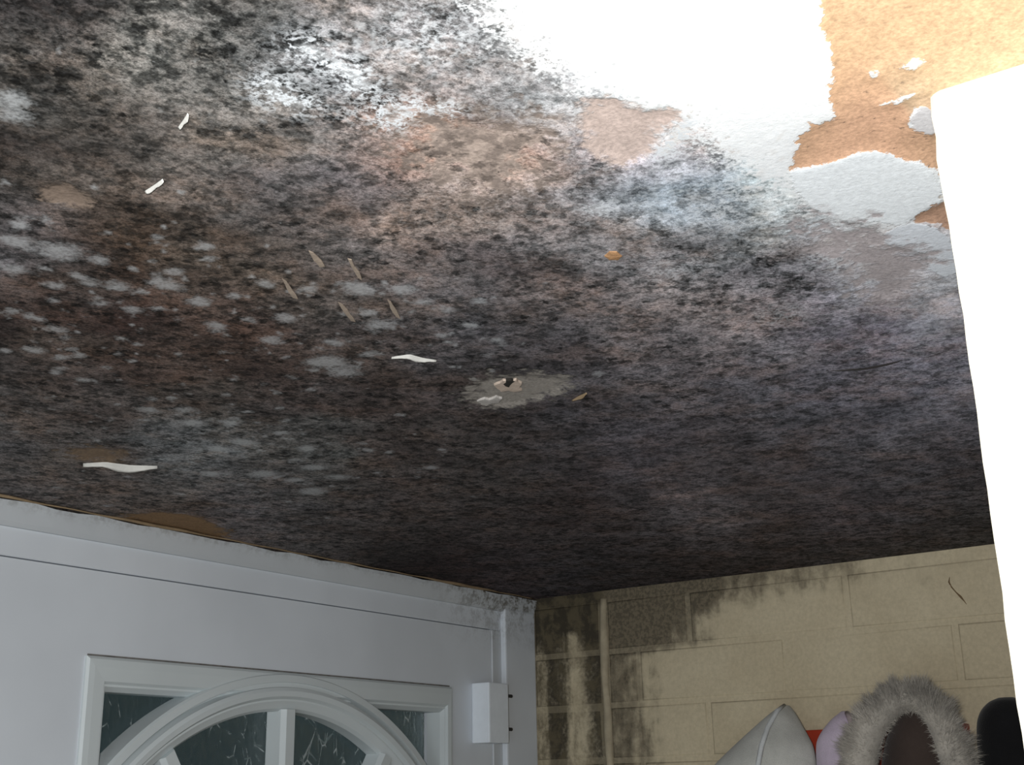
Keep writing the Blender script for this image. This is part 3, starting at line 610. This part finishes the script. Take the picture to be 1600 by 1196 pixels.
# sloping cover strip between frame and ceiling
bm = bmesh.new()
sec = [(YF - 0.004, ZC - 0.0035), (YF - 0.004, ZC - 0.008), (YF + 0.001, zr + 0.004), (YF + 0.004, zr), (YD + 0.07, zr), (YD + 0.07, ZC - 0.0035)]
n = 40; rows = []
for i in range(n + 1):
    x = 0.585 + (XB - 0.585) * i / n; dz = 0.0008 * math.sin(i * 1.7) + 0.0006 * math.sin(i * 4.1)
    rows.append([bm.verts.new((x, a, b + (dz if q < 2 else 0))) for q, (a, b) in enumerate(sec)])
for a, b in zip(rows, rows[1:]):
    for q in range(6): bm.faces.new((a[q], a[(q + 1) % 6], b[(q + 1) % 6], b[q]))
bm.faces.new(rows[0]); bm.faces.new(rows[-1][::-1])
o = dpart('cover_strip', bm, M_PVC2); o['label'] = 'grey strip between door frame and ceiling'
# crumbs of ochre plaster squeezed along the ceiling joint
bm = bmesh.new()
xx = np.linspace(0.66, XB - 0.01, 90)
tube(bm, [(a, YF - 0.005 + 0.0012 * math.sin(a * 90), ZC - 0.0016) for a in xx], [0.0008 + 0.0018 * max(0, math.sin(a * 17) * math.sin(a * 7 + 1)) for a in xx], 6)
o = dpart('plaster_line', bm, M_OCHRE, None, True); o['label'] = 'thin ochre plaster line along the ceiling joint'
# leaf with its glazed opening
gx0 = on_y(160, 1110, YL).x - 0.002; gx1 = on_y(697, 1150, YL).x
gz1 = on_y(420, 1088, YL).z
gz0 = 1.56
bm = bmesh.new()
for a, b in (((XL0, YL, 0.02), (xl, YD + 0.07, gz0)), ((XL0, YL, gz1), (xl, YD + 0.07, zl)), ((XL0, YL, gz0), (gx0, YD + 0.07, gz1)), ((gx1, YL, gz0), (xl, YD + 0.07, gz1))): box(bm, a, b)
bmesh.ops.remove_doubles(bm, verts=bm.verts, dist=1e-5)
dpart('leaf', bm, M_PVC)
# glazing frame: mitred moulding around the opening
bx0 = on_y(127, 1100, YL).x; bx1 = on_y(703, 1130, YL).x; bz1 = on_y(400, 1048, YL).z; bz0 = gz0 - 0.03
prof = [(0.0, YL + 0.001), (0.0, YL - 0.0025), (0.006, YL - 0.005), (0.30, YL - 0.0055), (0.72, YL - 0.005), (0.80, YL - 0.001), (0.86, YL - 0.001), (1.0, YL + 0.006), (1.0, YG + 0.004)]
def frame_ring(t, y):
    s = t if t > 0.0061 else t
    X0 = bx0 + (gx0 + 0.006 - bx0) * s; X1 = bx1 + (gx1 - 0.006 - bx1) * s; Z1 = bz1 + (gz1 - 0.006 - bz1) * s; Z0 = bz0 + (gz0 + 0.006 - bz0) * s
    return [(X0, y, Z0), (X1, y, Z0), (X1, y, Z1), (X0, y, Z1)]
prof[2] = (0.08, YL - 0.005)
sides = ('bottom', 'right', 'top', 'left')
rings = [frame_ring(t, y) for t, y in prof]
for s in range(4):
    bm = bmesh.new()
    a = [bm.verts.new(r[s]) for r in rings]; b = [bm.verts.new(r[(s + 1) % 4]) for r in rings]
    for q in range(len(rings) - 1): bm.faces.new((a[q], b[q], b[q + 1], a[q + 1]))
    dpart('glazing_bead', bm, M_BEADING)
bm = bmesh.new(); box(bm, (bx0 + 0.002, YL - 0.0012, bz1 + 0.0004), (bx1 - 0.002, YL + 0.001, bz1 + 0.0020)); o = dpart('grime_line', bm, plain('grime', (0.17, 0.165, 0.155), 0.9, 0.35, 120)); o['label'] = 'dark dirt line above the glazing bead'
# arch, hub and spokes
AX, AZ = 1.0760, 1.82 - 0.2245
RO, RI = 0.3585, 0.3165
YB = YG + 0.001
aprof = [(RO, YB), (RO, YL - 0.004), (RO - 0.002, YL - 0.007), (RO - 0.010, YL - 0.0075), (RO - 0.0115, YL + 0.002), (RO - 0.0135, YL + 0.002), (RO - 0.016, YL - 0.008), (RO - 0.020, YL - 0.010), (RO - 0.026, YL - 0.009), (RO - 0.029, YL - 0.004), (RO - 0.031, YL - 0.004), (RO - 0.034, YL - 0.002), (RI + 0.003, YL + 0.001), (RI, YL + 0.006), (RI, YB)]
def arc_part(name, prof, a0, a1, n, mat):
    bm = bmesh.new(); rows = []
    for i in range(n + 1):
        a = a0 + (a1 - a0) * i / n
        rows.append([bm.verts.new((AX + r * math.cos(a), y, AZ + r * math.sin(a))) for r, y in prof])
    m = len(prof)
    for A, B in zip(rows, rows[1:]):
        for q in range(m): bm.faces.new((A[q], A[(q + 1) % m], B[(q + 1) % m], B[q]))
    bm.faces.new(rows[0]); bm.faces.new(rows[-1][::-1])
    if name == 'arch_bead':                # the arch dies into the side beads
        for x, d in ((gx0 - 0.003, -1), (gx1 + 0.003, 1)):
            bmesh.ops.bisect_plane(bm, geom=bm.verts[:] + bm.edges[:] + bm.faces[:], plane_co=(x, 0, 0), plane_no=(d, 0, 0), clear_outer=True)
    return dpart(name, bm, mat)
hw = (gx1 - gx0) / 2
a_end = math.acos(min(1, (hw - 0.004) / RO))
a_in = math.acos(min(1, (hw - 0.014) / RI)) - 0.22
arc_part('arch_bead', aprof, a_in, math.pi - a_in, 88, M_BEADING)
arc_part('hub', [(0.055, YB), (0.055, YL - 0.004), (0.050, YL - 0.010), (0.02, YL - 0.010), (0.02, YB)], 0, math.pi, 24, M_BEADING)
SP = [math.radians(a) for a in (24, 57, 90, 123, 156)]
def spoke(a, wd):
    r0, r1 = 0.052, RI + 0.002
    if abs(math.cos(a)) * r1 > hw: r1 = hw / abs(math.cos(a))
    bm = bmesh.new(); rows = []
    pr = [(-wd / 2, YB), (-wd / 2, YL + 0.002), (-wd * 0.32, YL - 0.004), (wd * 0.32, YL - 0.004), (wd / 2, YL + 0.002), (wd / 2, YB)]
    for r in (r0, r1):
        rows.append([bm.verts.new((AX + r * math.cos(a) - s * math.sin(a), y, AZ + r * math.sin(a) + s * math.cos(a))) for s, y in pr])
    for q in range(6): bm.faces.new((rows[0][q], rows[0][(q + 1) % 6], rows[1][(q + 1) % 6], rows[1][q]))
    bm.faces.new(rows[0]); bm.faces.new(rows[1][::-1])
    dpart('spoke', bm, M_BEADING)
for a in SP: spoke(a, 0.021)
# bottom rail under hub
bm = bmesh.new(); box(bm, (gx0, YL - 0.006, gz0), (gx1, YB, AZ + 0.004), 0.002); dpart('bottom_rail', bm, M_BEADING)
# glass panes: sectors of the fan and the two spandrels above the arch
def pane(pts):
    bm = bmesh.new()
    A = [bm.verts.new((x, YG, z)) for x, z in pts]; B = [bm.verts.new((x, YG + 0.004, z)) for x, z in pts]
    n = len(pts)
    bm.faces.new(A); bm.faces.new(B[::-1])
    for i in range(n): bm.faces.new((A[i], A[(i + 1) % n], B[(i + 1) % n], B[i]))
    dpart('glass_pane', bm, M_GLASS)
for a0, a1 in zip(SP, SP[1:]):
    arc = []
    for i in range(17):
        a = a0 + (a1 - a0) * i / 16; r = RI + 0.01
        if abs(math.cos(a)) * r > hw: r = hw / abs(math.cos(a))
        arc.append((AX + r * math.cos(a), AZ + r * math.sin(a)))
    inn = [(AX + 0.048 * math.cos(a), AZ + 0.048 * math.sin(a)) for a in (a1, (a0 + a1) / 2, a0)]
    pane(arc + inn)
for sgn in (1, -1):
    arc = []
    for i in range(13):
        a = a_end + (math.pi / 2 - 0.12 - a_end) * i / 12
        arc.append((AX + sgn * (RO - 0.01) * math.cos(a), AZ + (RO - 0.01) * math.sin(a)))
    xe = AX + sgn * hw
    pts = [(xe, gz1)] + [(xe, arc[0][1])] + [p for p in arc if p[1] < gz1 - 0.002]
    pts.append((arc[len([p for p in arc if p[1] < gz1 - 0.002]) - 1][0], gz1))
    pane(pts)
# hinge
h0 = on_y(764, 1066, YF - 0.020); h1 = on_y(796, 1162, YF - 0.020)
bm = bmesh.new(); box(bm, (h0.x, YF - 0.020, h1.z), (h1.x, YL, h0.z), 0.002, 2)
hg = dpart('hinge', bm, M_HINGE); hg['label'] = 'white plastic door hinge block'
bm = bmesh.new(); box(bm, (h1.x - 0.001, YF - 0.008, h1.z + 0.004), (h1.x + 0.016, YF + 0.004, h0.z - 0.003), 0.002, 2)
hl = dpart('hinge_leaf', bm, M_PVC2)
for py in (1088, 1140):
    c = on_y(794, py, YF - 0.010); bm = bmesh.new()
    tube(bm, [(c.x - 0.001, YF - 0.010, c.z), (c.x + 0.008, YF - 0.010, c.z)], 0.0024, 8)
    o = bmobj('hinge_screw', bm, M_DARK); o.parent = hl
# ------------------------------------------------------------------ coat rail and coats
rail = empty('coat_rail', (XB, 0.47, 1.83))
tag(rail, 'red coat rail on the cream brick wall behind the hanging coats', 'coat rail')
def rpart(root, name, bm, mat, smooth=False, kind=None):
    o = bmobj(name, bm, mat, root, kind, smooth); o.matrix_parent_inverse = Matrix.Translation(-root.location); return o
zr_ = on_x(1250, 1142, XB - 0.018).z
bm = bmesh.new(); box(bm, (XB - 0.0195, 0.44, zr_ - 0.07), (XB - 0.0006, 0.662, zr_), 0.002, 2); box(bm, (XB - 0.0195, 0.355, zr_ - 0.09), (XB - 0.0006, 0.441, zr_ - 0.045), 0.002, 2); rpart(rail, 'board', bm, M_RED)
HOOKS = (0.640, 0.575, 0.468, 0.372)
for y in HOOKS:
    bm = bmesh.new(); zz = zr_ - 0.045
    tube(bm, [(XB - 0.019, y, zz), (XB - 0.026, y, zz - 0.004), (XB - 0.032, y, zz), (XB - 0.033, y, zz + 0.010)], [0.003, 0.003, 0.0025, 0.003], 8)
    rpart(rail, 'hook', bm, M_STEEL, True)

def loft(bm, rows, n=28, fold=0.0, seed=0, power=2.0):
    """closed garment shape: rows of (z, y_left, y_right, x_front, x_back)"""
    rows_v = []
    for k, (z, yl, yr, xf, xb) in enumerate(rows):
        cy, ry, cx_, rx = (yl + yr) / 2, (yl - yr) / 2, (xf + xb) / 2, (xb - xf) / 2
        ring = []
        for j in range(n):
            a = 2 * math.pi * j / n; ca, sa = math.cos(a), math.sin(a)
            e = 2.0 / power
            px = math.copysign(abs(ca) ** e, ca); py = math.copysign(abs(sa) ** e, sa)
            w_ = 1 + fold * min(1, k / 6) * math.sin(5 * a + seed + k * 0.12)
            ring.append(bm.verts.new((cx_ + rx * px * w_, cy + ry * py * w_, z)))
        rows_v.append(ring)
    for a, b in zip(rows_v, rows_v[1:]):
        for j in range(n): bm.faces.new((a[j], a[(j + 1) % n], b[(j + 1) % n], b[j]))
    bm.faces.new(rows_v[0]); bm.faces.new(rows_v[-1][::-1])
def interp_rows(keys, n):
    ks = np.array(keys); t = np.linspace(0, 1, len(ks)); u = np.linspace(0, 1, n)
    return [tuple(np.interp(a, t, ks[:, c]) for c in range(5)) for a in u]
def smooth_rows(keys, n):
    r = np.array(interp_rows(keys, n))
    for _ in range(3): r[1:-1] = (r[:-2] + 2 * r[1:-1] + r[2:]) / 4
    return [tuple(a) for a in r]
def coat_body(root, ytop, yc, hw_, x0, x1, mat, zt=1.80, zb=1.05, seed=0):
    keys = [(zt, ytop + hw_ * 0.93, ytop - hw_ * 0.93, x0 + 0.003, x1), (zt - 0.10, yc + hw_ * 0.97, yc - hw_ * 0.97, x0, x1), (zt - 0.3, yc + hw_, yc - hw_, x0, x1), (zb, yc + hw_ * 1.1, yc - hw_ * 1.1, x0 - 0.01, x1)]
    bm = bmesh.new(); loft(bm, smooth_rows(keys, 26), 32, 0.06, seed); rpart(root, 'body', bm, mat, True)
def loop(root, y, mat):
    bm = bmesh.new(); zz = zr_ - 0.045
    tube(bm, [(1.536, y - 0.008, zz - 0.02), (1.541, y - 0.006, zz - 0.004), (1.546, y, zz + 0.0035), (1.541, y + 0.006, zz - 0.004), (1.536, y + 0.008, zz - 0.02)], 0.0012, 6)
    rpart(root, 'hanging_loop', bm, mat, True)
def coat(name, loc, label): return tag(empty(name, loc), label, 'coat', 'coats hanging on the rail')
z0 = 1.82
# pale grey hooded coat
c1 = coat('hooded_coat', (1.48, 0.66, z0 - 0.8), 'pale grey coat with a pointed seamed hood, furthest from the wall end')
keys = [(z0+0.0945,0.647,0.640,1.505,1.520),(z0+0.086,0.660,0.632,1.485,1.530),(z0+0.066,0.686,0.620,1.468,1.535),(z0+0.045,0.712,0.6075,1.455,1.538),(z0+0.024,0.738,0.6045,1.448,1.538),(z0-0.01,0.762,0.602,1.445,1.538),(z0-0.06,0.760,0.606,1.45,1.538)]
bm = bmesh.new(); loft(bm, smooth_rows(keys, 30), 40, 0.02, 1, 1.8); rpart(c1, 'hood', bm, M_GREY, True)
seam = [(1.503,0.6415,z0+0.0945),(1.480,0.6425,z0+0.086),(1.4615,0.648,z0+0.066),(1.449,0.652,z0+0.045),(1.442,0.655,z0+0.024),(1.439,0.657,z0-0.01),(1.444,0.657,z0-0.05)]
bm = bmesh.new(); tube(bm, seam, [0.002,0.003,0.0032,0.0032,0.0032,0.0032,0.003], 8); o = rpart(c1, 'hood_seam', bm, M_GREY2, True); o['label'] = 'paler raised seam down the hood'
coat_body(c1, 0.685, 0.690, 0.080, 1.452, 1.54, M_GREY, z0 - 0.04, 1.0, 1)
# lilac coat
c2 = coat('hooded_coat', (1.48, 0.56, z0 - 0.8), 'lilac pink hooded coat between the pale grey coat and the fur trimmed hood')
keys = [(z0+0.0835,0.570,0.562,1.500,1.515),(z0+0.075,0.582,0.552,1.487,1.525),(z0+0.062,0.594,0.545,1.478,1.53),(z0+0.048,0.603,0.541,1.472,1.535),(z0+0.02,0.6035,0.535,1.467,1.538),(z0-0.02,0.600,0.532,1.463,1.538),(z0-0.06,0.600,0.535,1.463,1.538)]
bm = bmesh.new(); loft(bm, smooth_rows(keys, 30), 36, 0.02, 2, 1.9); rpart(c2, 'hood', bm, M_LILAC, True)
bm = bmesh.new(); tube(bm, [(1.497,0.560,z0+0.081),(1.484,0.551,z0+0.071),(1.479,0.5475,z0+0.058),(1.476,0.546,z0+0.04)], [0.003,0.004,0.004,0.003], 8); rpart(c2, 'hood_hem', bm, M_LINING, True)
coat_body(c2, 0.567, 0.566, 0.034, 1.47, 1.54, M_LILAC, z0 - 0.04, 1.05, 2)
# fur trimmed parka
c3 = coat('hooded_coat', (1.47, 0.47, z0 - 0.8), 'dark brown coat with its hood opening ringed by grey fur')
keys = [(z0+0.090,0.480,0.452,1.475,1.525),(z0+0.078,0.497,0.438,1.462,1.53),(z0+0.05,0.512,0.432,1.452,1.535),(z0+0.01,0.524,0.428,1.448,1.538),(z0-0.05,0.524,0.426,1.448,1.538)]
bm = bmesh.new(); loft(bm, smooth_rows(keys, 24), 36, 0.01, 3); rpart(c3, 'hood', bm, M_BROWN, True)
coat_body(c3, 0.474, 0.474, 0.050, 1.455, 1.54, M_BROWN, z0 - 0.04, 1.0, 3)
ringp = [(1.430,0.530,z0-0.060),(1.424,0.527,z0-0.02),(1.421,0.524,z0+0.020),(1.423,0.515,z0+0.050),(1.430,0.500,z0+0.074),(1.440,0.4815,z0+0.090),(1.444,0.462,z0+0.094),(1.441,0.443,z0+0.084),(1.431,0.428,z0+0.060),(1.425,0.418,z0+0.030),(1.424,0.411,z0+0.0),(1.430,0.408,z0-0.05)]
rp = np.array(ringp); t = np.linspace(0, 1, len(rp)); u = np.linspace(0, 1, 48)
path = np.stack([np.interp(u, t, rp[:, c]) for c in range(3)], 1)
for _ in range(4): path[1:-1] = (path[:-2] + 2 * path[1:-1] + path[2:]) / 4
rad = np.interp(u, [0, 0.3, 0.5, 0.7, 1], [0.022, 0.019, 0.014, 0.015, 0.020])
bm = bmesh.new(); tube(bm, [tuple(a) for a in path], list(rad), 10)
ft = rpart(c3, 'fur_trim', bm, M_FUR, True); ft['label'] = 'grey fur trim around the hood opening'
# the hairs of the trim
cen = np.array((1.44, 0.470, z0 + 0.01)); V = []; Fc = []; R = np.random.default_rng(5)
for h in range(20000):
    s = R.uniform(0, 46.99); i = int(s); p = path[i] + (path[i + 1] - path[i]) * (s - i); tg = path[i + 1] - path[i]; tg /= np.linalg.norm(tg)
    a = R.uniform(0, 2 * math.pi); uu = np.cross(tg, (1, 0, 0)); uu /= np.linalg.norm(uu); vv = np.cross(tg, uu)
    nd = uu * math.cos(a) + vv * math.sin(a); r0 = rad[i]
    out = p - cen; out[0] = 0; out /= np.linalg.norm(out) + 1e-9
    lump = 0.75 + 0.35 * math.sin(s * 1.9) * math.sin(s * 0.7 + 1)
    dirv = nd + out * 0.75 + R.normal(0, 0.28, 3); dirv /= np.linalg.norm(dirv)
    L_ = R.uniform(0.008, 0.022) * lump * (0.55 if nd @ out < -0.2 else 1.0)
    root_ = p + nd * r0 * 0.8; sd_ = np.cross(dirv, R.normal(0, 1, 3)); sd_ /= np.linalg.norm(sd_) + 1e-9; wv = 0.00030
    mid = root_ + dirv * L_ * 0.6 + R.normal(0, 0.0008, 3); tip = root_ + dirv * L_ + R.normal(0, 0.002, 3)
    b = len(V); V += [tuple(root_ - sd_ * wv), tuple(root_ + sd_ * wv), tuple(mid + sd_ * wv * 0.8), tuple(mid - sd_ * wv * 0.8), tuple(tip)]
    Fc += [(b, b + 1, b + 2, b + 3), (b + 3, b + 2, b + 4)]
o = pyobj('fur_hairs', V, Fc, M_FUR, ft, 'stuff')
# black coat
c4 = coat('hooded_coat', (1.48, 0.37, z0 - 0.8), 'black coat with a smooth rounded hood beside the wall end')
keys = [(z0+0.0885,0.382,0.366,1.487,1.50),(z0+0.085,0.393,0.356,1.478,1.515),(z0+0.076,0.4035,0.346,1.470,1.525),(z0+0.062,0.410,0.340,1.464,1.532),(z0+0.03,0.413,0.338,1.462,1.536),(z0-0.01,0.411,0.338,1.462,1.538),(z0-0.06,0.409,0.336,1.465,1.538)]
bm = bmesh.new(); loft(bm, smooth_rows(keys, 30), 36, 0.0, 4); rpart(c4, 'hood', bm, M_BLACK, True)
coat_body(c4, 0.372, 0.370, 0.040, 1.468, 1.54, M_BLACK, z0 - 0.04, 1.0, 4)
loop(c1, 0.64, M_GREY)
loop(c2, 0.575, M_LILAC)
loop(c3, 0.468, M_BROWN)
loop(c4, 0.372, M_BLACK)
